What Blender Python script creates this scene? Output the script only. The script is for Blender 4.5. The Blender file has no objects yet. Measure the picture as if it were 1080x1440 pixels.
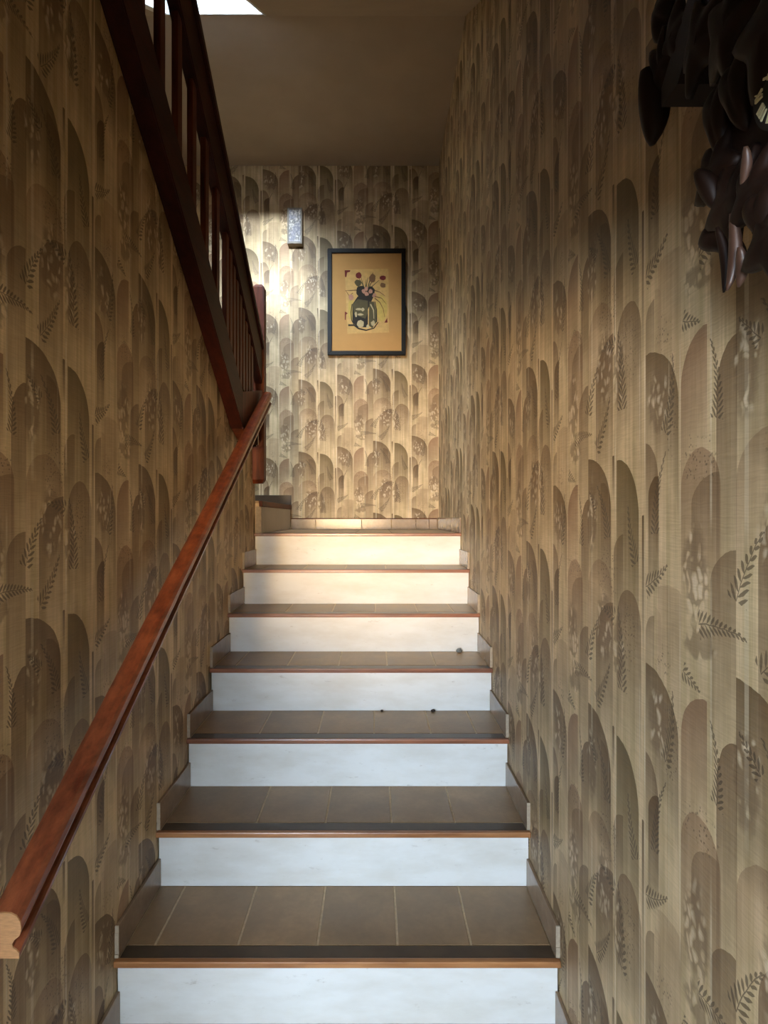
import bpy, bmesh, math, random
from mathutils import Vector, Matrix
random.seed(7)
C = bpy.context.scene.collection
S = bpy.context.scene
PI = math.pi

# ---------------------------------------------------------------- camera, world, lights, exposure
F_PX = 860.0
CAMZ = 1.595
cam = bpy.data.cameras.new('camera')
camo = bpy.data.objects.new('camera', cam); C.objects.link(camo)
cam.sensor_fit = 'VERTICAL'; cam.sensor_height = 36.0
cam.lens = F_PX / 1440.0 * 36.0
cam.shift_x = (540 - 528) / 1440.0
cam.shift_y = (728 - 720) / 1440.0
cam.clip_start = 0.02
camo.location = (0, 0, CAMZ)
camo.rotation_euler = (PI / 2, 0, 0)
S.camera = camo

w = bpy.data.worlds.new('sky'); S.world = w
w.use_nodes = True
bg = w.node_tree.nodes['Background']
bg.inputs[0].default_value = (0.68, 0.83, 1.0, 1)
bg.inputs[1].default_value = 74.0

S.view_settings.view_transform = 'Standard'
S.view_settings.look = 'None'
S.view_settings.gamma = 1.0
S.view_settings.use_curve_mapping = False
S.view_settings.exposure = 0.0

def portal(name, loc, rot, sx, sy):
    l = bpy.data.lights.new(name, 'AREA'); l.shape = 'RECTANGLE'; l.size = sx; l.size_y = sy
    l.cycles.is_portal = True
    o = bpy.data.objects.new(name, l); C.objects.link(o); o.location = loc; o.rotation_euler = rot
    return o

# hall window / glazed door behind the viewer (opening sizes reused further down)
HW = dict(x0=-1.45, x1=-.18, z0=1.08, z1=1.88, y=-1.9)
portal('hall_window_portal', ((HW['x0'] + HW['x1']) / 2, HW['y'] - 0.02, (HW['z0'] + HW['z1']) / 2),
       (PI / 2, 0, 0), HW['x1'] - HW['x0'], HW['z1'] - HW['z0'])
# roof window
RW = dict(x0=-1.08, x1=-0.545, y0=2.25, y1=3.06)
SL = 0.67
def roofz(y): return 4.13 - SL * (3.09 - y)
ang = math.atan(SL)
ym = (RW['y0'] + RW['y1']) / 2
portal('roof_window_portal', ((RW['x0'] + RW['x1']) / 2, ym - 0.10 * math.sin(ang), roofz(ym) + 0.10 * math.cos(ang)),
       (ang, 0, 0), RW['x1'] - RW['x0'], (RW['y1'] - RW['y0']) / math.cos(ang))

# bright hazy cloud low in the sky, seen by the roof window
cl = bpy.data.lights.new('bright_cloud', 'AREA'); cl.shape = 'RECTANGLE'; cl.size = 1.3; cl.size_y = 2.0
cl.energy = 7000; cl.color = (.84, .93, 1)
clo = bpy.data.objects.new('bright_cloud', cl); C.objects.link(clo)
clo.location = (-.95, -6.0, 5.65)
clo.rotation_euler = (Vector((-.9, 3.5, 3.9)) - Vector(clo.location)).to_track_quat('-Z', 'Y').to_euler()

SPOT_W = 720.0     # the hall's warm spotlight (see wall_spotlight below)

# ---------------------------------------------------------------- key dimensions
XL, XR = -0.644, 0.456
YB = 4.406
RISE, RUN = 0.168, 0.29
def tz(k): return RISE * k
def ty(k): return 1.50 + RUN * (k - 3)
LZ = tz(9)          # landing level
LYN = ty(9)         # landing nosing
ZC = 4.13
FZ = 2.915          # upper floor level
XO = -1.75          # outer wall of the upper flight

# ---------------------------------------------------------------- node helpers
class NT:
    def __init__(s, tree): s.t = tree
    def n(s, typ, **kw):
        nd = s.t.nodes.new(typ)
        for k, v in kw.items(): setattr(nd, k, v)
        return nd
    def put(s, sock, v):
        if v is None: return
        if hasattr(v, 'is_output') or isinstance(v, bpy.types.NodeSocket): s.t.links.new(v, sock)
        else: sock.default_value = v
    def m(s, op, a, b=None, c=None, clamp=False):
        nd = s.n('ShaderNodeMath', operation=op, use_clamp=clamp)
        s.put(nd.inputs[0], a); s.put(nd.inputs[1], b); s.put(nd.inputs[2], c)
        return nd.outputs[0]
    def mix(s, f, a, b, mode='MIX'):
        nd = s.n('ShaderNodeMix', data_type='RGBA', blend_type=mode)
        s.put(nd.inputs[0], f); s.put(nd.inputs[6], a); s.put(nd.inputs[7], b)
        return nd.outputs[2]
    def xyz(s, x, y, z=0.0):
        nd = s.n('ShaderNodeCombineXYZ'); s.put(nd.inputs[0], x); s.put(nd.inputs[1], y); s.put(nd.inputs[2], z)
        return nd.outputs[0]
    def noise(s, vec, scale, detail=3, rough=0.5, out=0):
        nd = s.n('ShaderNodeTexNoise'); s.put(nd.inputs['Vector'], vec)
        nd.inputs['Scale'].default_value = scale; nd.inputs['Detail'].default_value = detail
        nd.inputs['Roughness'].default_value = rough
        return nd.outputs[out]
    def ramp(s, f, pts):
        nd = s.n('ShaderNodeValToRGB'); s.put(nd.inputs[0], f)
        e = nd.color_ramp.elements
        while len(e) < len(pts): e.new(0.5)
        for q, (p, c) in zip(e, pts): q.position = p; q.color = c if len(c) == 4 else (*c, 1)
        return nd.outputs[0]

def lin(r, g, b):
    f = lambda c: ((c / 255) / 12.92) if c / 255 <= 0.04045 else (((c / 255) + 0.055) / 1.055) ** 2.4
    return (f(r), f(g), f(b), 1)

def newmat(name):
    m = bpy.data.materials.new(name); m.use_nodes = True
    t = NT(m.node_tree); b = m.node_tree.nodes['Principled BSDF']
    return m, t, b

def simple(name, col, rough=0.5, var=0.0, scale=20, metal=0.0, bump=0.0, stretch=(1, 1, 1), spec=0.5):
    m, t, b = newmat(name)
    tc = t.n('ShaderNodeTexCoord'); mp = t.n('ShaderNodeMapping'); t.put(mp.inputs[0], tc.outputs['Object'])
    mp.inputs['Scale'].default_value = stretch
    nz = t.noise(mp.outputs[0], scale, 4, 0.6)
    if var > 0:
        lo = tuple(c * (1 - var) for c in col[:3]); hi = tuple(min(1, c * (1 + var)) for c in col[:3])
        t.put(b.inputs['Base Color'], t.ramp(nz, [(0.3, lo), (0.7, hi)]))
    else: b.inputs['Base Color'].default_value = col
    b.inputs['Roughness'].default_value = rough; b.inputs['Metallic'].default_value = metal
    b.inputs['Specular IOR Level'].default_value = spec
    if bump > 0:
        bp = t.n('ShaderNodeBump'); bp.inputs['Strength'].default_value = bump; bp.inputs['Distance'].default_value = 0.002
        t.put(bp.inputs['Height'], nz); t.put(b.inputs['Normal'], bp.outputs[0])
    return m

def wood(name, dark, light, axis=1, rough=0.35, coat=0.3, spec=.5):
    """grain runs along the given object axis (pieces are built in world axes)"""
    m, t, b = newmat(name)
    tc = t.n('ShaderNodeTexCoord'); mp = t.n('ShaderNodeMapping'); t.put(mp.inputs[0], tc.outputs['Object'])
    sc = [45, 45, 45]; sc[axis] = 4; mp.inputs['Scale'].default_value = sc
    a = t.noise(mp.outputs[0], 1.0, 5, 0.65)
    w2 = t.noise(tc.outputs['Object'], 5.0, 2)
    v = t.m('ADD', t.m('MULTIPLY', a, 0.7), t.m('MULTIPLY', w2, 0.3))
    t.put(b.inputs['Base Color'], t.ramp(v, [(0.36, dark), (0.64, light)]))
    b.inputs['Roughness'].default_value = rough
    b.inputs['Specular IOR Level'].default_value = spec if coat > 0 else .2; b.inputs['Coat Weight'].default_value = coat; b.inputs['Coat Roughness'].default_value = 0.25
    bp = t.n('ShaderNodeBump'); bp.inputs['Strength'].default_value = 0.15; bp.inputs['Distance'].default_value = 0.001
    t.put(bp.inputs['Height'], a); t.put(b.inputs['Normal'], bp.outputs[0])
    return m

# ---------------------------------------------------------------- wallpaper
PW, PH = 0.537, 0.519
K = 0.000995
def make_arch_group():
    g = bpy.data.node_groups.new('arch_print', 'ShaderNodeTree')
    I = g.interface
    for nm in ('u', 'v', 'cx', 'w', 'h', 'top', 'L', 'umin', 'umax'):
        I.new_socket(nm, in_out='INPUT', socket_type='NodeSocketFloat')
    I.new_socket('alpha', in_out='OUTPUT', socket_type='NodeSocketFloat')
    t = NT(g); gi = t.n('NodeGroupInput').outputs; go = t.n('NodeGroupOutput')
    du = t.m('DIVIDE', t.m('SUBTRACT', gi['u'], gi['cx']), gi['w'])
    sq = t.m('MULTIPLY', du, du)
    s = t.m('SQRT', t.m('MAXIMUM', t.m('SUBTRACT', 1.0, sq), 0.0))
    arc = t.m('SUBTRACT', gi['top'], t.m('MULTIPLY', gi['h'], t.m('SUBTRACT', 1.0, s)))
    tt = t.m('FLOORED_MODULO', t.m('SUBTRACT', arc, gi['v']), PH)
    a = t.m('SUBTRACT', 1.0, t.m('DIVIDE', tt, gi['L']), clamp=True)
    a = t.m('POWER', a, 0.65)
    inl = t.m('GREATER_THAN', gi['u'], gi['umin']); inr = t.m('LESS_THAN', gi['u'], gi['umax'])
    t.put(go.inputs[0], t.m('MULTIPLY', a, t.m('MULTIPLY', inl, inr)))
    return g
def make_sprig_group():
    """a leafy twig: input local coordinates p (along) and q (across), length and leaf pitch"""
    g = bpy.data.node_groups.new('leafy_twig_print', 'ShaderNodeTree')
    I = g.interface
    for nm in ('u', 'v', 'x', 'y', 'cos', 'sin', 'len', 'pitch', 'wide', 'bend'):
        I.new_socket(nm, in_out='INPUT', socket_type='NodeSocketFloat')
    I.new_socket('alpha', in_out='OUTPUT', socket_type='NodeSocketFloat')
    t = NT(g); gi = t.n('NodeGroupInput').outputs; go = t.n('NodeGroupOutput')
    du = t.m('SUBTRACT', gi['u'], gi['x'])
    dv = t.m('SUBTRACT', t.m('FLOORED_MODULO', t.m('ADD', t.m('SUBTRACT', gi['v'], gi['y']), PH / 2), PH), PH / 2)
    p = t.m('ADD', t.m('MULTIPLY', du, gi['cos']), t.m('MULTIPLY', dv, gi['sin']))
    q = t.m('SUBTRACT', t.m('MULTIPLY', dv, gi['cos']), t.m('MULTIPLY', du, gi['sin']))
    q = t.m('SUBTRACT', q, t.m('MULTIPLY', gi['bend'], t.m('MULTIPLY', p, p)))
    side = t.m('MULTIPLY', t.m('GREATER_THAN', q, 0.0), 0.5)
    aq = t.m('ABSOLUTE', q)
    taper = t.m('SUBTRACT', 1.15, t.m('DIVIDE', p, gi['len']))
    wd = t.m('MULTIPLY', gi['wide'], taper)
    ph = t.m('ADD', t.m('DIVIDE', t.m('SUBTRACT', p, t.m('MULTIPLY', aq, 0.9)), gi['pitch']), side)
    pm = t.m('ABSOLUTE', t.m('SUBTRACT', t.m('FRACT', ph), 0.5))
    e = t.m('DIVIDE', t.m('SUBTRACT', aq, t.m('MULTIPLY', wd, 0.5)), t.m('MULTIPLY', wd, 0.5))
    thick = t.m('MULTIPLY', 0.30, t.m('SUBTRACT', 1.0, t.m('MULTIPLY', e, e)))
    leaf = t.m('LESS_THAN', pm, thick)
    stem = t.m('LESS_THAN', aq, 0.0008)
    a = t.m('MAXIMUM', leaf, stem)
    inn = t.m('MULTIPLY', t.m('GREATER_THAN', p, 0.0), t.m('LESS_THAN', p, gi['len']))
    t.put(go.inputs[0], t.m('MULTIPLY', a, inn))
    return g
ARCHG = make_arch_group(); TWIGG = make_sprig_group()

PAPER = lin(238, 214, 176); DARK1 = lin(106, 80, 50); DARK2 = lin(126, 98, 70); OLIVE = lin(110, 90, 52); TAN = lin(166, 132, 102)
# x0, x1, side, top, h, L, colour, strength     (units: tenths of a millimetre-ish of one repeat, converted by K)
ARCHES = [
    (375, 450, 'F', 1040, 8, 330, TAN, .35), (365, 385, 'L', 560, 10, 460, TAN, .25),
    (590, 725, 'F', 825, 60, 150, TAN, .55), (730, 775, 'R', 770, 40, 150, DARK2, .7),
    (450, 555, 'F', 835, 50, 230, TAN, .75), (480, 552, 'R', 872, 40, 150, DARK2, .55),
    (530, 590, 'R', 975, 45, 260, DARK2, .7), (545, 592, 'R', 700, 60, 290, DARK2, .85),
    (590, 716, 'L', 615, 95, 250, DARK1, .85), (662, 716, 'L', 668, 45, 210, DARK1, .6),
    (745, 842, 'L', 630, 95, 290, OLIVE, .9), (745, 852, 'F', 870, 60, 240, DARK2, .7),
    (635, 727, 'R', 905, 75, 260, DARK2, .8),
    (450, 522, 'R', 665, 62, 190, TAN, .95), (330, 442, 'L', 658, 85, 190, DARK1, .8),
    (330, 376, 'L', 808, 60, 150, DARK2, .75), (340, 378, 'R', 866, 30, 190, DARK1, .9),
    (330, 362, 'R', 1095, 30, 120, DARK2, .6),
    (724, 733, 'F', 620, 2, 90, DARK1, .9), (855, 863, 'F', 735, 2, 260, DARK1, .9),
    (296, 300, 'F', 700, 2, 400, DARK1, .3),
]
LINES = [(447, 3, .5), (532, 5, .45), (612, 9, .35), (738, 4, .8), (846, 4, .4), (866, 4, .7), (704, 2, .25), (412, 3, .3)]
# sprigs: x, y, angle, len, pitch, wide, bend
TWIGS = [(330, 1050, 18, .075, .010, .013, 2), (500, 1085, 12, .095, .009, .012, -2), (770, 1060, 85, .13, .011, .014, 1.5),
         (400, 800, 60, .10, .010, .011, 3), (640, 720, 140, .05, .009, .010, 0), (735, 930, 160, .06, .012, .012, 4),
         (590, 1040, 70, .09, .012, .014, -2), (700, 780, 100, .10, .010, .012, 3), (365, 960, 95, .11, .009, .010, -3), (640, 1120, 40, .10, .011, .013, 2), (830, 820, 120, .09, .010, .012, -2), (545, 800, 75, .09, .008, .010, 4), (455, 640, -20, .045, .009, .010, 0)]
# pale flowers / berries: cx, cy, rx, ry, kind
BLOBS = [(490, 1010, 38, 80, 0), (500, 1110, 45, 30, 0), (375, 745, 40, 60, 0), (612, 740, 30, 75, 0), (755, 990, 30, 75, 0),
         (680, 960, 45, 80, 0), (420, 760, 25, 90, 1), (500, 850, 60, 35, 1), (395, 640, 30, 30, 1), (700, 850, 60, 60, 1), (800, 960, 35, 80, 1)]
def wallpaper(name, axis, sign, u0, v0, shift):
    m, t, b = newmat(name)
    geo = t.n('ShaderNodeNewGeometry'); sp = t.n('ShaderNodeSeparateXYZ'); t.put(sp.inputs[0], geo.outputs['Position'])
    U = t.m('MULTIPLY_ADD', sp.outputs[axis], float(sign), -u0)
    V = t.m('SUBTRACT', sp.outputs[2], v0)
    i = t.m('FLOOR', t.m('DIVIDE', U, PW))
    u = t.m('SUBTRACT', U, t.m('MULTIPLY', i, PW))
    wob = t.n('ShaderNodeSeparateXYZ'); t.put(wob.inputs[0], t.noise(t.xyz(U, V), 26.0, 3, .6, out=1))
    V = t.m('ADD', V, t.m('MULTIPLY_ADD', wob.outputs[1], .010, -.005))
    v = t.m('SUBTRACT', V, t.m('MULTIPLY', i, shift))
    uv = t.xyz(U, V)
    wu = t.m('MULTIPLY_ADD', wob.outputs[0], .035, -.0175); wv_ = t.m('MULTIPLY_ADD', wob.outputs[2], .06, -.03)
    # streaky cream ground
    st = t.noise(t.xyz(t.m('MULTIPLY', u, 60.0), t.m('MULTIPLY', v, 1.0)), 1.0, 3, .6)
    cloud = t.noise(uv, 7.0, 3, .55)
    col = t.mix(t.ramp(st, [(.35, (0, 0, 0)), (.65, (1, 1, 1))]), lin(206, 184, 142), PAPER)
    # arches
    for (x0, x1, sd, top, h, L, c, sgt) in ARCHES:
        a0, a1 = (x0 - 330) * K, (x1 - 330) * K
        g = t.n('ShaderNodeGroup'); g.node_tree = ARCHG
        t.put(g.inputs['u'], u); t.put(g.inputs['v'], v)
        cx, ww = (a0, a1 - a0) if sd == 'L' else ((a1, a1 - a0) if sd == 'R' else ((a0 + a1) / 2, (a1 - a0) / 2))
        for k_, v_ in dict(cx=cx, w=ww, h=h * K * 1.15, top=(660 - top) * K, L=L * K, umin=a0, umax=a1).items(): g.inputs[k_].default_value = v_
        col = t.mix(t.m('MULTIPLY', g.outputs[0], sgt), col, c)
    # pale pin lines
    acc = None
    for (x, wd, s) in LINES:
        d = t.m('ABSOLUTE', t.m('SUBTRACT', u, (x - 330) * K))
        q = t.m('MULTIPLY', t.m('LESS_THAN', d, wd * K * .5), s)
        acc = q if acc is None else t.m('MAXIMUM', acc, q)
    brk = t.ramp(t.noise(uv, 5.0, 1), [(.42, (0, 0, 0)), (.55, (1, 1, 1))])
    col = t.mix(t.m('MULTIPLY', acc, brk), col, lin(250, 238, 212))
    # blooms and berries
    vor = t.n('ShaderNodeTexVoronoi'); vor.inputs['Scale'].default_value = 1.0
    nz = t.noise(t.xyz(u, v), 30.0, 1, out=1)
    vm = t.n('ShaderNodeVectorMath', operation='MULTIPLY_ADD'); t.put(vm.inputs[0], nz); vm.inputs[1].default_value = (1.9, 1.9, 0)
    t.put(vm.inputs[2], t.xyz(t.m('MULTIPLY', u, 66.0), t.m('MULTIPLY', v, 40.0)))
    t.put(vor.inputs['Vector'], vm.outputs[0])
    petal = t.ramp(vor.outputs['Distance'], [(.18, (1, 1, 1)), (.42, (0, 0, 0))])
    edge = t.ramp(vor.outputs['Distance'], [(.40, (0, 0, 0)), (.50, (1, 1, 1))])
    v2 = t.n('ShaderNodeTexVoronoi'); v2.inputs['Scale'].default_value = 150.0; t.put(v2.inputs['Vector'], t.xyz(u, v))
    dots = t.ramp(v2.outputs['Distance'], [(.22, (1, 1, 1)), (.32, (0, 0, 0))])
    m0 = m1 = None
    for (cx, cy, rx, ry, kd) in BLOBS:
        du = t.m('DIVIDE', t.m('ADD', wu, t.m('SUBTRACT', u, (cx - 330) * K)), rx * K)
        dv = t.m('SUBTRACT', t.m('FLOORED_MODULO', t.m('ADD', t.m('ADD', wv_, t.m('SUBTRACT', v, (660 - cy) * K)), PH / 2), PH), PH / 2)
        dv = t.m('DIVIDE', dv, ry * K)
        r = t.m('SUBTRACT', 1.0, t.m('ADD', t.m('MULTIPLY', du, du), t.m('MULTIPLY', dv, dv)), clamp=True)
        if kd == 0: m0 = r if m0 is None else t.m('MAXIMUM', m0, r)
        else: m1 = r if m1 is None else t.m('MAXIMUM', m1, r)
    m0 = t.m('MULTIPLY', m0, 2.0, clamp=True); m1 = t.m('MULTIPLY', m1, 2.0, clamp=True)
    col = t.mix(t.m('MULTIPLY', t.m('MULTIPLY', m0, edge), .55), col, lin(128, 104, 80))
    col = t.mix(t.m('MULTIPLY', t.m('MULTIPLY', m0, petal), .55), col, lin(246, 230, 204))
    col = t.mix(t.m('MULTIPLY', t.m('MULTIPLY', m1, dots), .7), col, lin(108, 90, 70))
    # leafy twigs
    acc = None
    for (x, y, a, ln, pt, wd, bd) in TWIGS:
        g = t.n('ShaderNodeGroup'); g.node_tree = TWIGG
        t.put(g.inputs['u'], u); t.put(g.inputs['v'], v)
        for k_, v_ in dict(x=(x - 330) * K, y=(660 - y) * K, cos=math.cos(math.radians(a)), sin=math.sin(math.radians(a)),
                           len=ln * 1.15, pitch=pt * 1.15, wide=wd * 1.5, bend=bd).items(): g.inputs[k_].default_value = v_
        acc = g.outputs[0] if acc is None else t.m('MAXIMUM', acc, g.outputs[0])
    col = t.mix(t.m('MULTIPLY', acc, .75), col, lin(96, 80, 62))
    # tone drift and woven weft
    col = t.mix(.5, col, t.ramp(cloud, [(.3, lin(176, 166, 140)), (.7, lin(255, 250, 240))]), 'MULTIPLY')
    weft = t.noise(t.xyz(t.m('MULTIPLY', U, 18.0), t.m('MULTIPLY', V, 420.0)), 1.0, 2, .6)
    warp = t.noise(t.xyz(t.m('MULTIPLY', U, 420.0), t.m('MULTIPLY', V, 18.0)), 1.0, 2, .6)
    wv = t.m('ADD', t.m('MULTIPLY', weft, .6), t.m('MULTIPLY', warp, .4))
    col = t.mix(.30, col, t.ramp(wv, [(.35, lin(150, 140, 120)), (.65, lin(255, 255, 250))]), 'MULTIPLY')
    t.put(b.inputs['Base Color'], col)
    b.inputs['Roughness'].default_value = .55
    b.inputs['Specular IOR Level'].default_value = .35
    bp = t.n('ShaderNodeBump'); bp.inputs['Strength'].default_value = .25; bp.inputs['Distance'].default_value = .0006
    t.put(bp.inputs['Height'], wv); t.put(b.inputs['Normal'], bp.outputs[0])
    return m

M = {}
M['paper_right'] = wallpaper('wallpaper_right', 1, -1, -1.032, 1.867, 0.193)
M['paper_left'] = wallpaper('wallpaper_left', 1, 1, 1.404, 1.697, -0.186)
M['paper_back'] = wallpaper('wallpaper_back', 0, 1, -0.276, 2.105, 0.078)
M['plaster'] = simple('white_plaster', (.62, .58, .52, 1), .8, .06, 6, bump=.2)
M['hall_paint'] = simple('cream_hall_paint', (.70, .64, .52, 1), .8, .04, 4)
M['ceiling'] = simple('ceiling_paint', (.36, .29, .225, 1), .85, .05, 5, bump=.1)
M['white_gloss'] = simple('white_gloss_paint', (.80, .82, .82, 1), .35)
M['rail'] = wood('mahogany_rail', lin(88, 38, 22), lin(152, 82, 50), 1, .36, .35)
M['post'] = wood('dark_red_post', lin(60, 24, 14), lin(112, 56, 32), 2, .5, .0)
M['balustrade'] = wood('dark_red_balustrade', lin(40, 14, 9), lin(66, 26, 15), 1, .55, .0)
M['endgrain'] = simple('rail_end_grain', lin(176, 128, 84), .5, .2, 60, stretch=(1, 1, 6))
M['nosing'] = wood('orange_brown_nosing', lin(140, 88, 50), lin(190, 134, 86), 0, .35, .4)
M['nosing2'] = wood('red_brown_nosing', lin(112, 66, 44), lin(160, 100, 68), 0, .35, .4)
M['frame'] = simple('black_picture_frame', lin(24, 22, 18), .5, .3, 30, spec=.25)
M['mat'] = simple('tan_mount_board', lin(194, 144, 80), .8, .04, 10)
M['grout'] = simple('sandy_grout', lin(206, 184, 150), .9, .15, 80)
M['pgrout'] = simple('dark_grout', lin(92, 80, 66), .9, .15, 80)
M['edge_strip'] = simple('dark_edge_tile', lin(72, 58, 44), .3, .25, 14)
M['caulk'] = simple('white_filler', lin(172, 156, 134), .8, .15, 90)
M['carved'] = wood('dark_carved_wood', lin(17, 9, 5), lin(31, 16, 9), 2, .55, .0)
M['carved_light'] = wood('rubbed_carved_wood', lin(52, 34, 26), lin(84, 58, 44), 2, .5, .1)
M['dial'] = simple('black_dial', lin(16, 13, 11), .4)
M['bone'] = simple('cream_numeral', lin(214, 204, 160), .45, .1, 60)
M['metal'] = simple('dark_bracket', lin(60, 40, 28), .4, metal=.6)
M['pebble'] = simple('grey_stone', lin(110, 112, 108), .7, .25, 200)
M['fluff'] = simple('dark_crumb', lin(52, 42, 36), .9, .2, 200)
M['shade'] = simple('lamp_brass', lin(150, 118, 60), .35, metal=.8)
def tile_mat(name, c):
    m, t, b = newmat(name)
    tc = t.n('ShaderNodeTexCoord'); oi = t.n('ShaderNodeObjectInfo')
    off = t.n('ShaderNodeVectorMath', operation='ADD'); t.put(off.inputs[0], tc.outputs['Object'])
    t.put(off.inputs[1], t.xyz(t.m('MULTIPLY', oi.outputs['Random'], 17.0), 0.0, 0.0))
    n1 = t.noise(off.outputs[0], 9.0, 4, .6); n2 = t.noise(off.outputs[0], 70.0, 3, .6)
    base = t.ramp(t.m('ADD', t.m('MULTIPLY', n1, .75), t.m('MULTIPLY', n2, .25)),
                  [(.30, tuple(x * .80 for x in c[:3])), (.5, c), (.7, tuple(min(1, x * 1.28) for x in c[:3]))])
    val = t.m('MULTIPLY_ADD', oi.outputs['Random'], .25, .87)
    base = t.mix(1.0, base, t.xyz(val, val, val), 'MULTIPLY')
    t.put(b.inputs['Base Color'], base)
    t.put(b.inputs['Roughness'], t.m('MULTIPLY_ADD', n1, .16, .16 if 'skirting' in name else .30))
    bp = t.n('ShaderNodeBump'); bp.inputs['Strength'].default_value = .3; bp.inputs['Distance'].default_value = .0012
    t.put(bp.inputs['Height'], n1); t.put(b.inputs['Normal'], bp.outputs[0])
    return m
M['tile'] = tile_mat('brown_stoneware_tile', lin(152, 124, 90))
M['skirt'] = tile_mat('brown_skirting_tile', lin(142, 120, 98))
def riser_mat():
    m, t, b = newmat('white_painted_riser')
    tc = t.n('ShaderNodeTexCoord'); p = tc.outputs['Object']
    mp = t.n('ShaderNodeMapping'); t.put(mp.inputs[0], p); mp.inputs['Scale'].default_value = (3, 1, 9)
    a = t.noise(mp.outputs[0], 1.6, 4, .6)
    col = t.ramp(a, [(.3, (.74, .73, .68)), (.6, (.84, .85, .83))])
    mp2 = t.n('ShaderNodeMapping'); t.put(mp2.inputs[0], p); mp2.inputs['Scale'].default_value = (9, 1, 26); mp2.inputs['Rotation'].default_value = (0, .5, 0)
    s = t.noise(mp2.outputs[0], 1.7, 6, .75)
    col = t.mix(t.ramp(s, [(.62, (0, 0, 0)), (.72, (.55, .55, .55))]), col, (.42, .38, .32, 1))
    t.put(b.inputs['Base Color'], col)
    b.inputs['Roughness'].default_value = .38
    bp = t.n('ShaderNodeBump'); bp.inputs['Strength'].default_value = .25; bp.inputs['Distance'].default_value = .002
    t.put(bp.inputs['Height'], a); t.put(b.inputs['Normal'], bp.outputs[0])
    return m
M['riser'] = riser_mat()
def glass_mat():
    m = bpy.data.materials.new('window_glass'); m.use_nodes = True
    t = NT(m.node_tree); nt = m.node_tree; nt.nodes.remove(nt.nodes['Principled BSDF'])
    out = nt.nodes['Material Output']
    tr = t.n('ShaderNodeBsdfTransparent'); gl = t.n('ShaderNodeBsdfGlossy'); gl.inputs['Roughness'].default_value = .02
    fr = t.n('ShaderNodeFresnel'); fr.inputs[0].default_value = 1.45
    mx = t.n('ShaderNodeMixShader'); t.put(mx.inputs[0], fr.outputs[0]); t.put(mx.inputs[1], tr.outputs[0]); t.put(mx.inputs[2], gl.outputs[0])
    t.put(out.inputs[0], mx.outputs[0])
    return m
M['glass'] = glass_mat()
def bulb_mat():
    m, t, b = newmat('lit_bulb')
    b.inputs['Emission Color'].default_value = (1, .72, .38, 1); b.inputs['Emission Strength'].default_value = 12
    return m
M['bulb'] = bulb_mat()

# ---------------------------------------------------------------- mesh helpers
def obj(name, bm, mat, parent=None, smooth=False):
    me = bpy.data.meshes.new(name)
    bmesh.ops.recalc_face_normals(bm, faces=bm.faces)
    bm.to_mesh(me); bm.free()
    if mat is not None:
        for mm in (mat if isinstance(mat, (list, tuple)) else [mat]): me.materials.append(mm)
    if smooth:
        for p in me.polygons: p.use_smooth = True
    o = bpy.data.objects.new(name, me); C.objects.link(o)
    if parent is not None:
        o.parent = parent
        o.location = -wloc(parent)
    return o
def wloc(o):
    l = Vector(o.location)
    while o.parent is not None: o = o.parent; l = l + Vector(o.location)
    return l
def empty(name, loc, label, cat, group=None):
    o = bpy.data.objects.new(name, None); C.objects.link(o); o.location = loc; o.empty_display_size = .1
    tag(o, label, cat, group); return o
def tag(o, label, cat, group=None):
    o['label'] = label; o['category'] = cat
    if group: o['group'] = group
    return o
def struct(o, label=None, cat=None):
    o['kind'] = 'structure'
    if label: o['label'] = label
    if cat: o['category'] = cat
    return o
def box(bm, x0, x1, y0, y1, z0, z1, bev=0.0, seg=1):
    r = bmesh.ops.create_cube(bm, size=1)
    vs = r['verts']
    for v in vs: v.co = Vector(((x0 + x1) / 2 + v.co.x * (x1 - x0), (y0 + y1) / 2 + v.co.y * (y1 - y0), (z0 + z1) / 2 + v.co.z * (z1 - z0)))
    if bev > 0:
        es = list({e for v in vs for e in v.link_edges})
        bmesh.ops.bevel(bm, geom=es, offset=bev, segments=seg, profile=.6, affect='EDGES')
    return vs
def B(x0, x1, y0, y1, z0, z1, bev=0.0, seg=1):
    bm = bmesh.new(); box(bm, x0, x1, y0, y1, z0, z1, bev, seg); return bm
def prism(pts, axis, a, b, bm=None):
    """extrude a 2-D polygon. axis 0: pts=(y,z); axis 1: pts=(x,z); axis 2: pts=(x,y)"""
    bm = bm or bmesh.new()
    def mk(p, t):
        if axis == 0: return (t, p[0], p[1])
        if axis == 1: return (p[0], t, p[1])
        return (p[0], p[1], t)
    va = [bm.verts.new(mk(p, a)) for p in pts]; vb = [bm.verts.new(mk(p, b)) for p in pts]
    bm.faces.new(va[::-1]); bm.faces.new(vb)
    n = len(pts)
    for i in range(n): bm.faces.new((va[i], va[(i + 1) % n], vb[(i + 1) % n], vb[i]))
    return bm

# ---------------------------------------------------------------- the shell
# floor of the hall
struct(obj('floor', B(-2.4, 1.4, -2.05, 1.0, -.1, 0), M['skirt']))
# right wall, runs the whole way
bm = prism([(.2, 0), (YB + .15, 0), (YB + .15, 4.6), (.2, 4.6)], 0, XR, XR + .15)
struct(obj('wall_right', bm, M['paper_right']))
# back wall
struct(obj('wall_back', B(XO - .1, XR, YB, YB + .15, 1.2, 4.6), M['paper_back']))
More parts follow.
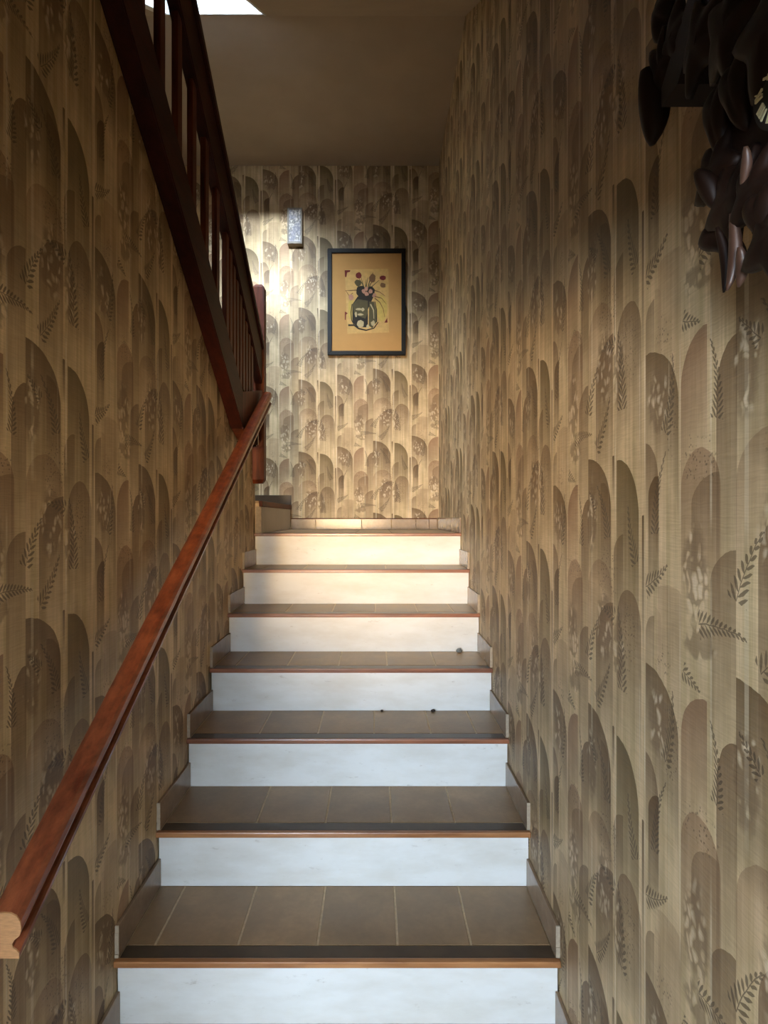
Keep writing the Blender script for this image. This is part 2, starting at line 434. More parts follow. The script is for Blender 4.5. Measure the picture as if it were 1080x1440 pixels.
# left wall between the two flights, its top follows the upper flight
UT = [(3.30, 3.03, 1.86), (3.03, 2.748, 2.04), (2.748, 2.456, 2.215), (2.456, 2.20, 2.39), (2.20, 1.93, 2.565), (1.93, 1.66, 2.74)]
pts = [(.2, 0), (3.27, 0), (3.27, 2.04)]
for (ya, yb, z) in UT[1:]:
    if (ya, z) != pts[-1]: pts.append((ya, z))
    pts.append((yb, z))
pts += [(1.66, FZ), (.2, FZ)]
struct(obj('wall_left', prism(pts, 0, XL - .10, XL), M['paper_left']))
struct(obj('wall_outer', B(XO - .12, XO, .2, YB, 0, 4.9), M['paper_left']))
# header above the opening where the viewer stands, and the slab of the upper floor
struct(obj('wall_front', B(XL - .1, XR + .15, .2, .34, 1.90, FZ), M['hall_paint']))
struct(obj('trim_1', B(XO - .12, XL - .10, .2, 1.66, FZ - .25, FZ), M['plaster']))
# flat ceiling above the landing, sloping ceiling with the roof window
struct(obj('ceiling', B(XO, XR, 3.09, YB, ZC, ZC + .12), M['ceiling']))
def slope(x0, x1, y0, y1, th=.20):
    n = Vector((0, -math.sin(ang), math.cos(ang))) * th
    return prism([(y0, roofz(y0)), (y1, roofz(y1)), (y1 + n.y, roofz(y1) + n.z), (y0 + n.y, roofz(y0) + n.z)], 0, x0, x1)
bm = slope(RW['x1'], XR, .34, 3.12)
for (a, b, c, d) in ((XO, RW['x0'], .34, 3.12), (RW['x0'], RW['x1'], .34, RW['y0']), (RW['x0'], RW['x1'], RW['y1'], 3.12)):
    b2 = slope(a, b, c, d); me = bpy.data.meshes.new('t'); b2.to_mesh(me); b2.free(); bm.from_mesh(me); bpy.data.meshes.remove(me)
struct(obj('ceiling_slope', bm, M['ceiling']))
# roof window: white casing, sash bars, pane
wn = bpy.data.objects.new('window_1', None); C.objects.link(wn); wn.location = (RW['x0'], RW['y0'], roofz(RW['y0'])); wn['kind'] = 'structure'
def sbox(x0, x1, s0, s1, h0, h1):
    """box lying in the roof slope: s along the slope from the lower edge, h outwards"""
    bm = B(x0, x1, s0, s1, h0, h1, .003)
    R = Matrix.Rotation(ang, 4, 'X'); T = Matrix.Translation((0, RW['y0'], roofz(RW['y0'])))
    bmesh.ops.transform(bm, matrix=T @ R, verts=bm.verts); return bm
LS = (RW['y1'] - RW['y0']) / math.cos(ang)
x0, x1 = RW['x0'], RW['x1']
for a in ((x0, x0 + .045, 0, LS, .0, .21), (x1 - .012, x1 + .0, 0, LS, -.004, .21), (x0 + .045, x1 - .012, 0, .02, 0, .21), (x0 + .045, x1 - .012, LS - .012, LS, 0, .21)):
    obj('window_casing', sbox(*a), M['white_gloss'], wn)
for a in ((x0 + .045, x0 + .08, .02, LS - .012, .15, .19), (x1 - .05, x1 - .012, .02, LS - .012, .15, .19)):
    obj('window_sash', sbox(*a), M['white_gloss'], wn)
obj('window_pane', sbox(x0 + .05, x1 - .04, .02, LS - .012, .165, .172), M['glass'], wn)

# the hall behind the viewer (only its light reaches the picture)
struct(obj('wall_hall_right', B(1.3, 1.4, -2.0, .2, 0, 2.7), M['hall_paint']))
struct(obj('wall_hall_left', B(-2.4, -2.3, -2.0, .2, 0, 2.7), M['hall_paint']))
bm = B(-2.3, XL - .10, .2, .32, 0, 2.7)
struct(obj('wall_hall_front', bm, M['hall_paint']))
struct(obj('wall_hall_corner', B(XR + .15, 1.3, .2, .32, 0, 2.7), M['hall_paint']))
struct(obj('ceiling_hall', B(-2.3, 1.3, -1.9, .2, 2.65, 2.75), M['hall_paint']))
bm = bmesh.new()
box(bm, -2.3, HW['x0'], -2.0, -1.9, 0, 2.7); box(bm, HW['x1'], 1.3, -2.0, -1.9, 0, 2.7)
box(bm, HW['x0'], HW['x1'], -2.0, -1.9, 0, HW['z0']); box(bm, HW['x0'], HW['x1'], -2.0, -1.9, HW['z1'], 2.7)
struct(obj('wall_hall_back', bm, M['hall_paint']))
wn = bpy.data.objects.new('window_2', None); C.objects.link(wn); wn.location = (-.6, -1.95, HW['z0']); wn['kind'] = 'structure'
hx0, hx1, hz0, hz1 = HW['x0'], HW['x1'], HW['z0'], HW['z1']
for a in ((hx0, hx0 + .05, hz0, hz1), (hx1 - .05, hx1, hz0, hz1), (hx0 + .05, hx1 - .05, hz0, hz0 + .05), (hx0 + .05, hx1 - .05, hz1 - .05, hz1),
          ((hx0 + hx1) / 2 - .03, (hx0 + hx1) / 2 + .03, hz0 + .05, hz1 - .05)):
    obj('window_frame', B(a[0], a[1], -1.99, -1.94, a[2], a[3], .004), M['white_gloss'], wn)
xm = (hx0 + hx1) / 2
for a in ((hx0 + .05, xm - .03), (xm + .03, hx1 - .05)):
    obj('window_pane', B(a[0], a[1], -1.97, -1.964, hz0 + .05, hz1 - .05), M['glass'], wn)

# ---------------------------------------------------------------- lower staircase
stairs = empty('staircase', (0, ty(3), 0), 'lower tiled staircase with white risers and wood nosings', 'stairs')
JO = [-.558, -.354, -.150, .050, .240]
sL, sR = XL + .010, XR - .010      # faces of the side skirting tiles
e = .0004
for k in range(1, 9):
    yn, z = ty(k), tz(k)
    core = obj('step', B(XL + e, XR - e, yn + .031, yn + .031 + RUN - .0005 if k < 8 else yn + .031 + RUN, 0 if k == 1 else 0.0, z - .0018), M['grout'], stairs)
    obj('riser', B(XL + .003, XR - .003, yn + .020, yn + .0305, z - RISE + .0005, z - .0155, .001), M['riser'], core)
    nm = M['nosing'] if k <= 4 else M['nosing2']
    obj('nosing', B(XL - .0 + e, XR - e, yn, yn + .016, z - .015, z + .0008, .003, 2), nm, core)
    obj('nosing_support', B(XL + e, XR - e, yn + .0162, yn + .0305, z - .015, z - .0020), M['grout'], core)
    obj('edge_strip', B(sL, sR, yn + .0165, yn + .0585, z - .0017, z + .0004, .0004), M['edge_strip'], core)
    j = [x + random.uniform(-.006, .006) for x in JO]
    if k == 4: j = j[1:]
    if k >= 5 and k % 2: j = [x - .05 for x in j[1:]] + [j[-1] + .11]
    xs = [sL] + j + [sR]
    yb = yn + .020 + RUN - .0005
    for a, b in zip(xs[:-1], xs[1:]):
        g = .003
        sk = random.uniform(-.004, .004)
        bm = B(a + (g if a != sL else 0), b - (g if b != sR else 0), yn + .0625, yb, z - .0017, z + random.uniform(0.0002, .0009), .0006)
        obj('tile', bm, M['tile'], core)
    for s in (-1, 1):
        xa, xb = (XL + e, sL - e) if s < 0 else (sR + e, XR - e)
        obj('skirting_tile', B(xa, xb, yn + .012, yb, z + .0012, z + .083, .0012), M['skirt'], core)
        # white filler left on the raw front end of the skirting tile
        bm = bmesh.new(); n = 9
        for q in range(n):
            za = z + .004 + q * .0088
            box(bm, xa - .0006 if s > 0 else xa, xb if s > 0 else xb + .0006, yn + .0105 - random.uniform(0, .0025), yn + .0118, za, za + .0085)
        obj('filler_edge', bm, M['caulk'], core)
# landing
yn, z = LYN, LZ
bm = B(-.6105, XR - e, yn + .031, YB - e, 1.0, z - .0018)
land = obj('landing', bm, M['pgrout'], stairs)
obj('riser', B(XL + .003, XR - .003, yn + .020, yn + .0305, z - RISE + .0005, z - .0155, .001), M['riser'], land)
obj('nosing', B(XL + e, XR - e, yn, yn + .016, z - .015, z + .0008, .003, 2), M['nosing2'], land)
obj('nosing_support', B(XL + e, XR - e, yn + .0162, yn + .0305, z - .015, z - .0020), M['grout'], land)
obj('edge_strip', B(-.609, sR, yn + .0165, yn + .0585, z - .0017, z + .0004, .0004), M['edge_strip'], land)
xs = [sL, -.51, -.31, -.11, .09, .29, sR]
y = yn + .062
xs[0] = -.609
while y < YB - .02:
    y2 = min(y + .2, YB - .012)
    for a, b in zip(xs[:-1], xs[1:]):
        obj('tile', B(a + .002, b - .002, y + .002, y2 - .002, z - .0017, z + random.uniform(0.0002, .0008), .0006), M['tile'], land)
    y += .2
for a, b in zip([-.61, -.43, -.10, .115, .29, .385], [-.43, -.10, .115, .29, .385, XR - .0125]):
    obj('skirting_tile', B(a + .0015, b - .0015, YB - .011, YB - .0005, z + .0012, z + .074, .0012), M['skirt'], land)
obj('skirting_cap', B(-.61, XR - .0125, YB - .0135, YB - .0005, z + .0745, z + .080, .001), M['post'], land)
y = yn + .012
while y < YB - .02:
    y2 = min(y + .30, YB - .013)
    obj('skirting_tile', B(sR + e, XR - e, y + .001, y2 - .001, z + .0012, z + .083, .0012), M['skirt'], land)
    y += .30

# ---------------------------------------------------------------- upper staircase
up = empty('upper_staircase', (-1.2, 3.3, 1.2), 'upper staircase rising towards the viewer behind the left wall', 'stairs')
z1 = 1.685
pl = obj('step', B(XO + e, -.622, 3.275, YB - e, 1.0, z1 - .012), M['grout'], up)
obj('riser', B(-.6215, -.612, 3.275, YB - .0125, LZ + .0012, z1 - .031, .001), M['plaster'], pl)
obj('riser_end', B(-.64, -.6105, 3.2715, 3.2745, LZ + .0012, z1 - .031), M['caulk'], pl)
obj('nosing', B(-.6225, -.604, 3.268, YB - e, z1 - .030, z1, .003, 2), M['post'], pl)
for i in range(5):
    ya = 3.275 + i * .225
    for q in range(4):
        xa = -.6235 - (q + 1) * .27
        obj('tile', B(xa + .002, xa + .268, ya + .002, ya + .223, z1 - .012, z1 + .0004, .0015), M['tile'], pl)
for i in range(4):
    xa = -.604 - (i + 1) * .28
    obj('skirting_tile', B(xa + .0015, xa + .2785, YB - .011, YB - .0005, z1 + .001, z1 + .072, .0012), M['edge_strip'], pl)
for (ya, yb, z) in UT:
    st = obj('step', B(XO + e, XL - .1005, yb, ya - .0105, z - .30, z - .02), M['grout'], up)
    obj('riser', B(XO + e, XL - .1005, ya - .0100, ya, z - .175, z - .026), M['riser'], st)
    obj('nosing', B(XO + e, XL - .1005, ya - .002, ya + .020, z - .0245, z, .003, 2), M['nosing2'], st)
    for q in range(4):
        xa = XO + .001 + q * .251
        obj('tile', B(xa + .001, xa + .250, yb + .022, ya - .003, z - .0195, z, .0015), M['tile'], st)

# ---------------------------------------------------------------- balustrade of the upper flight
bal = empty('balustrade', (-.61, 3.2, 1.69), 'dark red-brown slatted wooden balustrade climbing along the upper left flight', 'railing')
def bar(name, zl, zh, y0, y1, xa, xb, mat, sl=.628):
    f = lambda zz, y: zz + sl * (2.004 - y)
    bm = prism([(y0, f(zl, y0)), (y1, f(zl, y1)), (y1, f(zh, y1)), (y0, f(zh, y0))], 0, xa, xb)
    bmesh.ops.bevel(bm, geom=list(bm.edges), offset=.004, segments=2, affect='EDGES')
    return obj(name, bm, mat, bal)
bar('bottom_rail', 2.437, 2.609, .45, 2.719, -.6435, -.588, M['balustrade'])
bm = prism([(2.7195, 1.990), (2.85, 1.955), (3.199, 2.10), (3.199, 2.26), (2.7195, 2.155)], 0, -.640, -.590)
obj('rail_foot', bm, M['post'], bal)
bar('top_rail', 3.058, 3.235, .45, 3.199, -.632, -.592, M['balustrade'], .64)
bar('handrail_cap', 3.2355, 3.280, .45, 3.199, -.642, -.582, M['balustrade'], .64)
yb = 2.052 - .152 * 10
while yb < 3.05:
    y1_, y0_ = yb, yb - .043
    zb = max(2.549 + .628 * (2.004 - yb), 2.10); zt = 3.10 + .64 * (2.004 - yb)
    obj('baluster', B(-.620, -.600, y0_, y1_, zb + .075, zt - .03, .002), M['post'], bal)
    yb += .152 if yb < 2.4 else .062
# newel post with chamfered ends
N0, N1, NZ0, NZ1 = XL + .0005, -.583, 1.775, 2.822
bm = B(N0, N1, 3.20, 3.262, NZ0 + .02, NZ1 - .018)
for zz0, zz1 in ((NZ0 + .02, NZ0), (NZ1 - .018, NZ1)):
    c = [(N0, 3.20), (N1, 3.20), (N1, 3.262), (N0, 3.262)]; i_ = .014
    c2 = [(N0 + (i_ if zz1 > 2 else 0), 3.20 + i_), (N1 - i_, 3.20 + i_), (N1 - i_, 3.262 - i_), (N0 + (i_ if zz1 > 2 else 0), 3.262 - i_)]
    va = [bm.verts.new((p[0], p[1], zz0)) for p in c]; vb = [bm.verts.new((p[0], p[1], zz1)) for p in c2]
    bm.faces.new(vb)
    for q in range(4): bm.faces.new((va[q], va[(q + 1) % 4], vb[(q + 1) % 4], vb[q]))
obj('newel_post', bm, M['post'], bal)

# ---------------------------------------------------------------- wall handrail
XH = -.556
hr = empty('handrail', (XH, .95, .9), 'red-brown moulded wooden handrail fixed along the left wall', 'handrail')
prof = [(0, .034), (.010, .0335), (.019, .029), (.0245, .020), (.026, .009), (.0235, .000), (.016, -.006), (.0125, -.012),
        (.0135, -.018), (.019, -.022), (.0225, -.026), (.0225, -.034)]
full = prof + [(-x, z) for x, z in prof[::-1] if x > 0]
Y0, Y1 = .917, 3.135
Z0 = .972; SLP = .5575
def hz(y): return Z0 + SLP * (y - .92)
def rail_mesh(ya, yb, vs=1.0):
    bm = bmesh.new(); rings = []
    nseg = 1
    for q in range(nseg + 1):
        y = ya + (yb - ya) * q / nseg
        rings.append([bm.verts.new((XH + x, y, hz(y) + zz * vs)) for x, zz in full])
    n = len(full)
    for a, b in zip(rings[:-1], rings[1:]):
        for i in range(n): bm.faces.new((a[i], a[(i + 1) % n], b[(i + 1) % n], b[i]))
    bm.faces.new(rings[0]); bm.faces.new(rings[-1][::-1])
    return bm
o = obj('rail', rail_mesh(Y0, Y1), M['rail'], hr)
o = obj('end_grain', rail_mesh(Y0 - .002, Y0 - .0002), M['endgrain'], hr); o['label'] = 'pale bare end grain of the rail'
for yb in (2.86,):
    z = hz(yb) - .034
    bm = B(XH - .008, XH + .008, yb - .010, yb + .010, z - .085, z + .0005)
    box(bm, XL + .004, XH, yb - .006, yb + .006, z - .094, z - .083, .002)
    box(bm, XL + .0005, XL + .005, yb - .018, yb + .018, z - .125, z - .066, .002)
    obj('bracket', bm, M['metal'], hr)

# ---------------------------------------------------------------- picture on the back wall
def PX(px, d): return (px - 528) / F_PX * d
def PZ(py, d): return CAMZ + (728 - py) / F_PX * d
pf = YB - .028
x0, x1 = PX(460.5, pf), PX(570.5, pf); zt, zb = PZ(349, pf), PZ(499, pf)
pic = empty('framed_picture', ((x0 + x1) / 2, YB - .002, zb), 'black-framed flower vase print on tan mount at the landing wall', 'picture')
t = .030
def bev_poly(pts, y0, y1):
    bm = prism(pts, 1, y0, y1); bmesh.ops.bevel(bm, geom=list(bm.edges), offset=.003, segments=2, affect='EDGES'); return bm
for pts in ([(x0, zt), (x1, zt), (x1 - t, zt - t), (x0 + t, zt - t)], [(x0, zb), (x1, zb), (x1 - t, zb + t), (x0 + t, zb + t)],
            [(x0, zb), (x0, zt), (x0 + t, zt - t), (x0 + t, zb + t)], [(x1, zb), (x1, zt), (x1 - t, zt - t), (x1 - t, zb + t)]):
    obj('frame_moulding', bev_poly(pts, pf, YB - .001), M['frame'], pic)
ym_ = YB - .012
obj('mount_board', B(x0 + t - .004, x1 - t + .004, ym_, YB - .004, zb + t - .004, zt - t + .004), M['mat'], pic)
# the flat print: pale sheet and ink shapes, coordinates from the artwork
pc = {'sheet': lin(206, 162, 94), 'ink': lin(44, 34, 20), 'olive': lin(88, 76, 42), 'red': lin(110, 30, 18), 'yellow': lin(200, 166, 82),
      'rose': lin(186, 132, 104), 'cream': lin(190, 166, 120), 'umber': lin(120, 82, 44)}
cols = list(pc.keys())
mats = [simple('print_' + c, pc[c], .8, .12, 40) for c in cols]
def zx(u): return PX(450 + u / 8.31, ym_)
def zzz(v): return PZ(340 + v / 8.31, ym_)
bm = bmesh.new(); lay = [0]
def ink(c, pts):
    lay[0] += 1
    y = ym_ - .0004 - lay[0] * .00004
    f = bm.faces.new([bm.verts.new((zx(a), y, zzz(b))) for a, b in pts]); f.material_index = cols.index(c)
def blob(c, cx, cy, rx, ry, n=9, j=.2):
    ink(c, [(cx + rx * math.cos(2 * PI * i / n) * random.uniform(1 - j, 1 + j), cy + ry * math.sin(2 * PI * i / n) * random.uniform(1 - j, 1 + j)) for i in range(n)])
def stroke(c, pts, w0, w1=None):
    w1 = w0 if w1 is None else w1; L_ = []; R_ = []
    for i, (a, b) in enumerate(pts):
        p = pts[max(0, i - 1)]; q = pts[min(len(pts) - 1, i + 1)]
        dx, dy = q[0] - p[0], q[1] - p[1]; l = math.hypot(dx, dy) or 1
        ww = (w0 + (w1 - w0) * i / (len(pts) - 1)) / 2
        L_.append((a - dy / l * ww, b + dx / l * ww)); R_.append((a + dy / l * ww, b - dx / l * ww))
    ink(c, L_ + R_[::-1])
ink('sheet', [(290, 325), (800, 315), (805, 1060), (320, 1075)])
ink('red', [(288, 332), (355, 332), (350, 352), (318, 358), (308, 415), (292, 410)])
ink('red', [(290, 815), (325, 835), (305, 850), (300, 915), (290, 910)])
ink('red', [(785, 890), (790, 945), (752, 945)])
blob('yellow', 720, 780, 70, 160, 12, .1); blob('yellow', 370, 800, 45, 130, 10, .15)
for a in ((400, 470), (440, 400), (480, 420), (540, 440), (600, 380), (620, 360), (650, 400), (560, 420), (690, 450)):
    stroke('olive', [(540, 640), ((a[0] + 540) / 2 + random.uniform(-10, 10), (a[1] + 600) / 2), a], 14, 5)
blob('red', 450, 395, 42, 36); blob('red', 735, 420, 36, 30); blob('umber', 735, 510, 34, 30); blob('umber', 610, 430, 40, 55); blob('olive', 445, 480, 36, 40)
stroke('umber', [(430, 565), (360, 570), (300, 570), (340, 630), (385, 600)], 12, 8)
blob('rose', 360, 650, 30, 36); blob('ink', 480, 585, 62, 70, 11, .15); blob('ink', 590, 590, 55, 62, 11, .15)
ink('ink', [(440, 640), (640, 610), (600, 700), (560, 790), (560, 1000), (440, 1000), (378, 940), (380, 730)])
ink('olive', [(380, 735), (440, 670), (560, 690), (560, 830), (530, 900), (400, 850)])
ink('olive', [(575, 700), (630, 700), (655, 800), (660, 940), (610, 1010), (570, 980)])
stroke('cream', [(590, 730), (625, 800), (630, 900)], 16, 8)
for cx, cy, rx, ry in ((455, 790, 40, 14), (500, 795, 18, 22), (420, 850, 14, 34), (470, 850, 36, 12), (470, 960, 44, 40), (560, 990, 18, 26), (620, 955, 24, 34)): blob('cream', cx, cy, rx, ry)
for cx, cy in ((510, 580), (545, 610), (590, 580), (540, 550), (635, 630)): blob('rose', cx, cy, 24, 26)
for p in ([(640, 570), (700, 590), (760, 635)], [(640, 640), (720, 660), (775, 730)], [(640, 660), (700, 710), (740, 790), (755, 880)]): stroke('umber', p, 12, 4)
stroke('ink', [(330, 975), (400, 975), (450, 1015), (540, 1035), (630, 1010), (680, 940)], 20, 10)
stroke('ink', [(375, 730), (362, 830), (370, 920), (410, 990)], 10, 8); stroke('ink', [(640, 700), (662, 800), (662, 940)], 10, 10)
o = obj('print', bm, mats, pic)

# ---------------------------------------------------------------- small papered box to the left of the picture
bd = YB - .05
x0, x1, zt, zb = PX(404, bd), PX(425, bd), PZ(292.5, bd), PZ(343, bd)
bx = empty('wall_box', ((x0 + x1) / 2, YB - .002, zb), 'small shallow wall box with a speckled pale blue front near the ceiling', 'box')
obj('box_case', B(x0, x1, bd, YB - .0005, zb, zt, .004, 2), simple('papered_case', lin(132, 118, 98), .6, .25, 60), bx)
m, tn, b_ = newmat('speckled_front')
tc = tn.n('ShaderNodeTexCoord')
v_ = tn.noise(tc.outputs['Object'], 70, 3, .7); v2_ = tn.noise(tc.outputs['Object'], 16, 2, .6)
cc = tn.ramp(v_, [(.36, lin(84, 82, 82)), (.5, lin(150, 146, 142)), (.62, lin(226, 222, 214))])
tn.put(b_.inputs['Base Color'], tn.mix(tn.ramp(v2_, [(.45, (0, 0, 0)), (.6, (.6, .6, .6))]), cc, lin(126, 128, 148)))
b_.inputs['Roughness'].default_value = .5
o = obj('box_front', B(x0 + .012, x1 - .012, bd - .003, bd - .0002, zb + .016, zt - .012, .001), m, bx)
fm = bmesh.new()
for a in ((x0, x0 + .0115, zb, zt), (x1 - .0115, x1, zb, zt), (x0 + .0115, x1 - .0115, zb, zb + .0155), (x0 + .0115, x1 - .0115, zt - .0115, zt)):
    box(fm, a[0], a[1], bd - .006, bd - .0002, a[2], a[3], .0015)
obj('box_rim', fm, simple('grey_rim', lin(120, 112, 100), .5, .2, 50), bx)

# ---------------------------------------------------------------- carved clock on the right wall
XF = .357                  # front plane of the case
YC, ZCK = .515, 1.9726      # dial centre
clk = empty('cuckoo_clock', (XR - .001, YC, ZCK), 'dark carved wooden wall clock with leaves and cream Roman numerals', 'clock')
M['case'] = M['carved']
bm = B(XF, XR - .001, YC - .105, YC + .105, 1.90, 2.12, .004)
obj('case', bm, M['carved'], clk)
# gabled roof: two thick slabs and boarded gable
for s in (-1, 1):
    pts = [(YC, 2.34), (YC + s * .240, 2.125), (YC + s * .240, 2.102), (YC + s * .20, 2.102), (YC, 2.302)]
    obj('roof_panel', prism(pts, 0, XF - .004, XR - .001), M['carved'], clk)
obj('gable', prism([(YC - .19, 2.1205), (YC + .19, 2.1205), (YC, 2.298)], 0, XF - .002, XR - .002), M['carved'], clk)
def leaf_bm(length, width, thick, lobes=5, sharp=.42, curl=.25):
    """carved vine leaf in local (a,b,c): a along, b across, c thickness; domed with a groove on the midrib"""
    bm = bmesh.new(); n = 44; rows = []
    out = []
    for i in range(n):
        th = 2 * PI * i / n
        r = 1 - sharp * abs(math.sin(lobes * th / 2)) ** 1.1
        out.append((math.cos(th) * r, math.sin(th) * r))
    def pt(a, b, k):
        A = a * k; Bb = b * k
        h = (1 - k * k) * thick * .9 + thick * .5 - abs(A) ** 2 * curl * length * .4
        rid = -thick * .35 * math.exp(-(Bb * 6) ** 2)
        return (A * length / 2, Bb * width / 2, h + rid)
    rings = [[bm.verts.new(pt(a, b, k)) for a, b in out] for k in (1.0, .8, .5, .2)]
    base = [bm.verts.new((a * length / 2, b * width / 2, -thick * .4 - abs(a) ** 2 * curl * length * .4)) for a, b in out]
    for r0, r1 in zip([base] + rings[:-1], rings):
        for i in range(n): bm.faces.new((r0[i], r0[(i + 1) % n], r1[(i + 1) % n], r1[i]))
    bm.faces.new(rings[-1]); bm.faces.new(base[::-1])
    return bm
def pod_bm(length, width, thick):
    bm = bmesh.new(); n = 12; m_ = 10; rings = []
    for i in range(m_ + 1):
        s = i / m_; r = (math.sin(PI * min(1, s * .92 + .06)) ** .6)
        rings.append([bm.verts.new(((s - .5) * length, math.cos(2 * PI * j / n) * r * width / 2 * (1 + .12 * (j % 2)), math.sin(2 * PI * j / n) * r * thick / 2 + .08 * length * (2 * s - 1) ** 2)) for j in range(n)])
    for a, b in zip(rings[:-1], rings[1:]):
        for j in range(n): bm.faces.new((a[j], a[(j + 1) % n], b[(j + 1) % n], b[j]))
    bm.faces.new(rings[0][::-1]); bm.faces.new(rings[-1]); return bm
def place(name, bm, x, y, z, rot, tilt=0, mat=None, turn=0):
    """a axis rotated in the wall plane (0 = towards +y, -90 = down), thickness faces -x"""
    base = Matrix(((0, 0, -1), (1, 0, 0), (0, 1, 0))).to_4x4()      # a->y, b->z, c->-x
    Mx = Matrix.Translation((x, y, z)) @ base @ Matrix.Rotation(math.radians(rot), 4, 'Z') @ Matrix.Rotation(math.radians(tilt), 4, 'Y') @ Matrix.Rotation(math.radians(turn), 4, 'X')
    bmesh.ops.transform(bm, matrix=Mx, verts=bm.verts)
    return obj(name, bm, mat or M['carved'], clk, smooth=True)
# leaf and pod positions given by where they hang in front of the case: (px, py, plane x)
def at(px, py, X):
    d = F_PX * X / (px - 528); return d, PZ(py, d)
LV = [  # px, py, X, length, width, rot, tilt, kind
    (925, 150, .352, .090, .045, -80, 10, 'pod'), (935, 95, .345, .110, .060, -100, 15, 'leaf'), (950, 50, .345, .11, .07, 40, 0, 'leaf'),
    (985, 60, .338, .12, .09, 10, 0, 'leaf'), (930, 20, .350, .08, .05, 60, 0, 'leaf'), (1025, 40, .335, .12, .09, -20, 0, 'leaf'),
    (1008, 240, .340, .10, .075, -95, 0, 'leaf'), (1003, 265, .335, .045, .022, -100, 20, 'pod'), (1056, 234, .322, .032, .011, -60, 10, 'podl'),
    (1010, 330, .345, .075, .045, -125, 15, 'leaf'), (1030, 280, .335, .11, .08, -80, 0, 'leaf'), (1062, 270, .325, .09, .07, -95, 0, 'leaf'),
    (1073, 300, .320, .07, .045, -90, 10, 'leaf'), (1040, 355, .330, .070, .014, -84, 0, 'podl'), (1026, 365, .335, .065, .012, -92, 5, 'pod'),
    (1050, 375, .328, .035, .013, -70, 10, 'podl'), (1010, 160, .337, .11, .05, -90, 0, 'leaf'), (1035, 120, .334, .10, .05, -95, 0, 'leaf'),
    (1090, 330, .322, .10, .08, -90, 0, 'leaf'), (1120, 300, .322, .10, .08, -60, 0, 'leaf'), (1090, 30, .330, .14, .11, 90, 0, 'leaf')]
for (px, py, X, ln, wd, rt, ti, kd) in LV:
    X += .014; y, z = at(px, py, X)
    if kd == 'leaf': place('carved_leaf', leaf_bm(ln * .95, wd * 1.15, .008, 5 if wd > .05 else 3), X, y, z, rt, ti)
    else: place('carved_pod', pod_bm(ln, wd, wd * .8), X - .004, y, z, rt, ti, M['carved_light'] if kd == 'podl' else None)
# backing carving that ties the lower leaves to the case
obj('lower_crest', prism([(YC - .10, 1.90), (YC + .085, 1.90), (YC + .06, 1.85), (YC + .03, 1.81), (YC, 1.775), (YC - .03, 1.81), (YC - .07, 1.85)], 0, XF + .002, XF + .022), M['carved'], clk)
# dial
def disc(x0, x1, r0, r1=0, n=40):
    bm = bmesh.new()
    c = [(math.cos(2 * PI * i / n), math.sin(2 * PI * i / n)) for i in range(n)]
    A = [bm.verts.new((x0, YC + r0 * a, ZCK + r0 * b)) for a, b in c]; Bv = [bm.verts.new((x1, YC + r0 * a, ZCK + r0 * b)) for a, b in c]
    for i in range(n): bm.faces.new((A[i], A[(i + 1) % n], Bv[(i + 1) % n], Bv[i]))
    bm.faces.new(A); bm.faces.new(Bv[::-1]); return bm
dl = obj('dial', disc(XF - .012, XF - .0005, .044), M['dial'], clk)
DX = XF - .0125
NUM = ['XII', 'I', 'II', 'III', 'IIII', 'V', 'VI', 'VII', 'VIII', 'IX', 'X', 'XI']
def numeral(txt):
    bm = bmesh.new(); H = .0095; wv = {'I': .0026, 'V': .0054, 'X': .0058}
    tot = sum(wv[c] for c in txt); cx = -tot / 2
    def st(x0, x1, t_=.0015):
        dx, dz = x1 - x0, H; l = math.hypot(dx, dz); nx = t_ / 2
        pts = [(x0 - nx, -H / 2), (x0 + nx, -H / 2), (x1 + nx, H / 2), (x1 - nx, H / 2)]
        f = [bm.verts.new((0, p[0], p[1])) for p in pts]; g = [bm.verts.new((-.0016, p[0], p[1])) for p in pts]
        bm.faces.new(f); bm.faces.new(g[::-1])
        for i in range(4): bm.faces.new((f[i], f[(i + 1) % 4], g[(i + 1) % 4], g[i]))
    for c in txt:
        w_ = wv[c]
        if c == 'I': st(cx + w_ / 2, cx + w_ / 2)
        elif c == 'V': st(cx + w_ / 2, cx + .0008, .0018); st(cx + w_ / 2, cx + w_ - .0008, .0012)
        else: st(cx + .0008, cx + w_ - .0008, .0012); st(cx + w_ - .0008, cx + .0008, .0018)
        cx += w_
    return bm
for i, tx in enumerate(NUM):
    a = math.radians(30 * i)                       # clockwise from twelve; the viewer's right is -y on this face
    o = obj('numeral', numeral(tx), M['bone'], dl)
    bmx = Matrix.Diagonal((1, -1, 1, 1))
    me = o.data
    me.transform(Matrix.Translation((DX, YC - .0335 * math.sin(a), ZCK + .0335 * math.cos(a))) @ Matrix.Rotation(a, 4, 'X') @ bmx)
    me.flip_normals()
for nm, a, L_ in (('hour_hand', 200, .018), ('minute_hand', 290, .026)):
    a = math.radians(a)
    bm = bmesh.new(); box(bm, -.0012, 0, -.001, .001, -.004, L_); box(bm, -.0014, 0, -.0025, .0025, L_ * .5, L_ * .75)
    bmesh.ops.transform(bm, matrix=Matrix.Translation((DX - .0018, YC, ZCK)) @ Matrix.Rotation(a, 4, 'X'), verts=bm.verts)
    obj(nm, bm, M['bone'], dl)

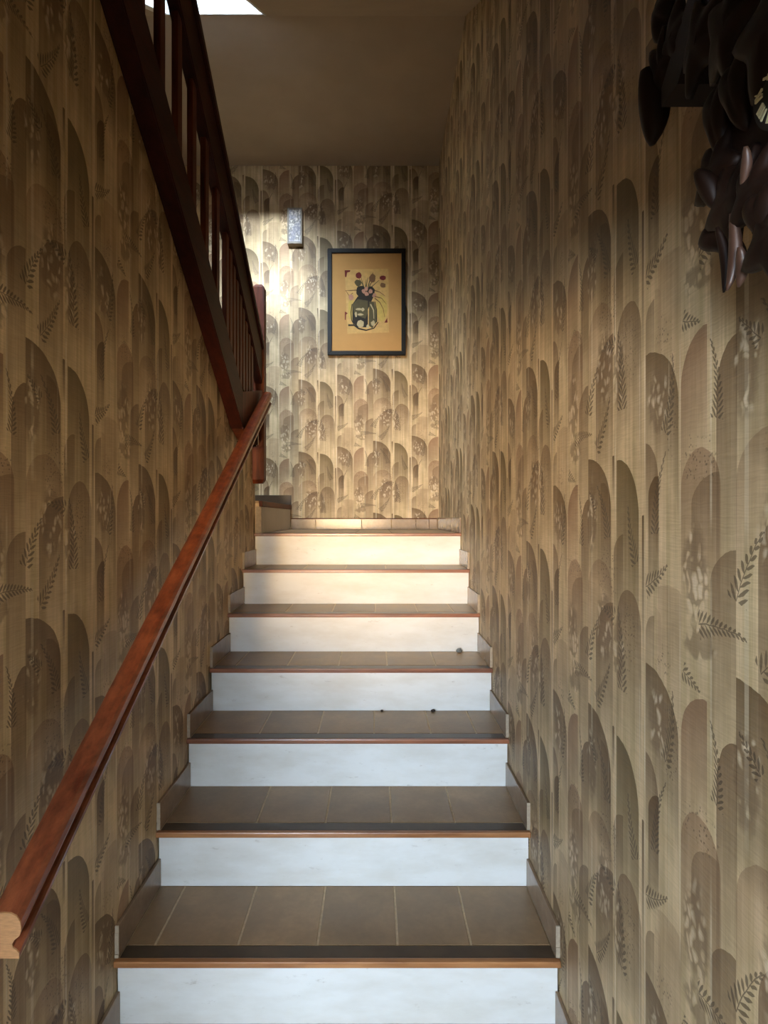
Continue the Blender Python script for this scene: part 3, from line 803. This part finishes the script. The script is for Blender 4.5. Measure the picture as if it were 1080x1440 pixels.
# ---------------------------------------------------------------- crumbs on the treads
def lump(name, x, y, z, r, mat, label, cat, sq=.8):
    bm = bmesh.new(); bmesh.ops.create_icosphere(bm, subdivisions=2, radius=r)
    for v in bm.verts:
        v.co *= random.uniform(.88, 1.08); v.co.z *= sq
    zmin = min(v.co.z for v in bm.verts)
    for v in bm.verts: v.co.z -= zmin
    o = obj(name, bm, mat, None, True); o.location = (x, y, z); tag(o, label, cat); return o
y = ty(6) + .020 + RUN - .026
lump('pebble', PX(645.5, y), y, tz(6) + .001, .0135, M['pebble'], 'round grey pebble at the back right of the fourth visible tread', 'pebble', .75)
y = ty(5) + .02 + RUN - .014
lump('crumb', PX(537, y), y, tz(5) + .001, .006, M['fluff'], 'dark crumb at the back of the third visible tread, left one', 'crumb', .6)
lump('crumb', PX(609, y), y, tz(5) + .001, .0085, M['fluff'], 'larger dark crumb at the back of the third visible tread, right one', 'crumb', .6)

# ---------------------------------------------------------------- hall spotlight behind the viewer, aimed up the stairs
SPX, SPY, SPZ = -.50, -1.45, 1.50
lp = empty('floor_spotlight', (SPX, SPY, 0), 'warm floor-standing spotlight in the hall behind the viewer', 'lamp')
obj('pole', B(SPX - .01, SPX + .01, SPY - .06, SPY - .04, .02, SPZ - .02, .003), M['shade'], lp)
obj('base', B(SPX - .12, SPX + .12, SPY - .17, SPY + .07, .0, .02, .006, 2), M['shade'], lp)
bm = bmesh.new(); n = 20
r0 = [bm.verts.new((SPX + .03 * math.cos(2 * PI * i / n), SPY - .09, SPZ + .03 * math.sin(2 * PI * i / n))) for i in range(n)]
r1 = [bm.verts.new((SPX + .07 * math.cos(2 * PI * i / n), SPY - .01, SPZ + .07 * math.sin(2 * PI * i / n))) for i in range(n)]
bm.faces.new(r0)
for i in range(n): bm.faces.new((r0[i], r0[(i + 1) % n], r1[(i + 1) % n], r1[i]))
obj('lamp_shade', bm, M['shade'], lp)
L = bpy.data.lights.new('lamp_light', 'SPOT'); L.energy = SPOT_W; L.color = (1, .60, .19); L.shadow_soft_size = .14
L.spot_size = math.radians(31); L.spot_blend = 1.0
lo = bpy.data.objects.new('lamp_light', L); C.objects.link(lo); lo.location = (SPX, SPY + .02, SPZ)
lo.rotation_euler = (Vector((.30, 4.4, 2.05)) - Vector(lo.location)).to_track_quat('-Z', 'Y').to_euler()
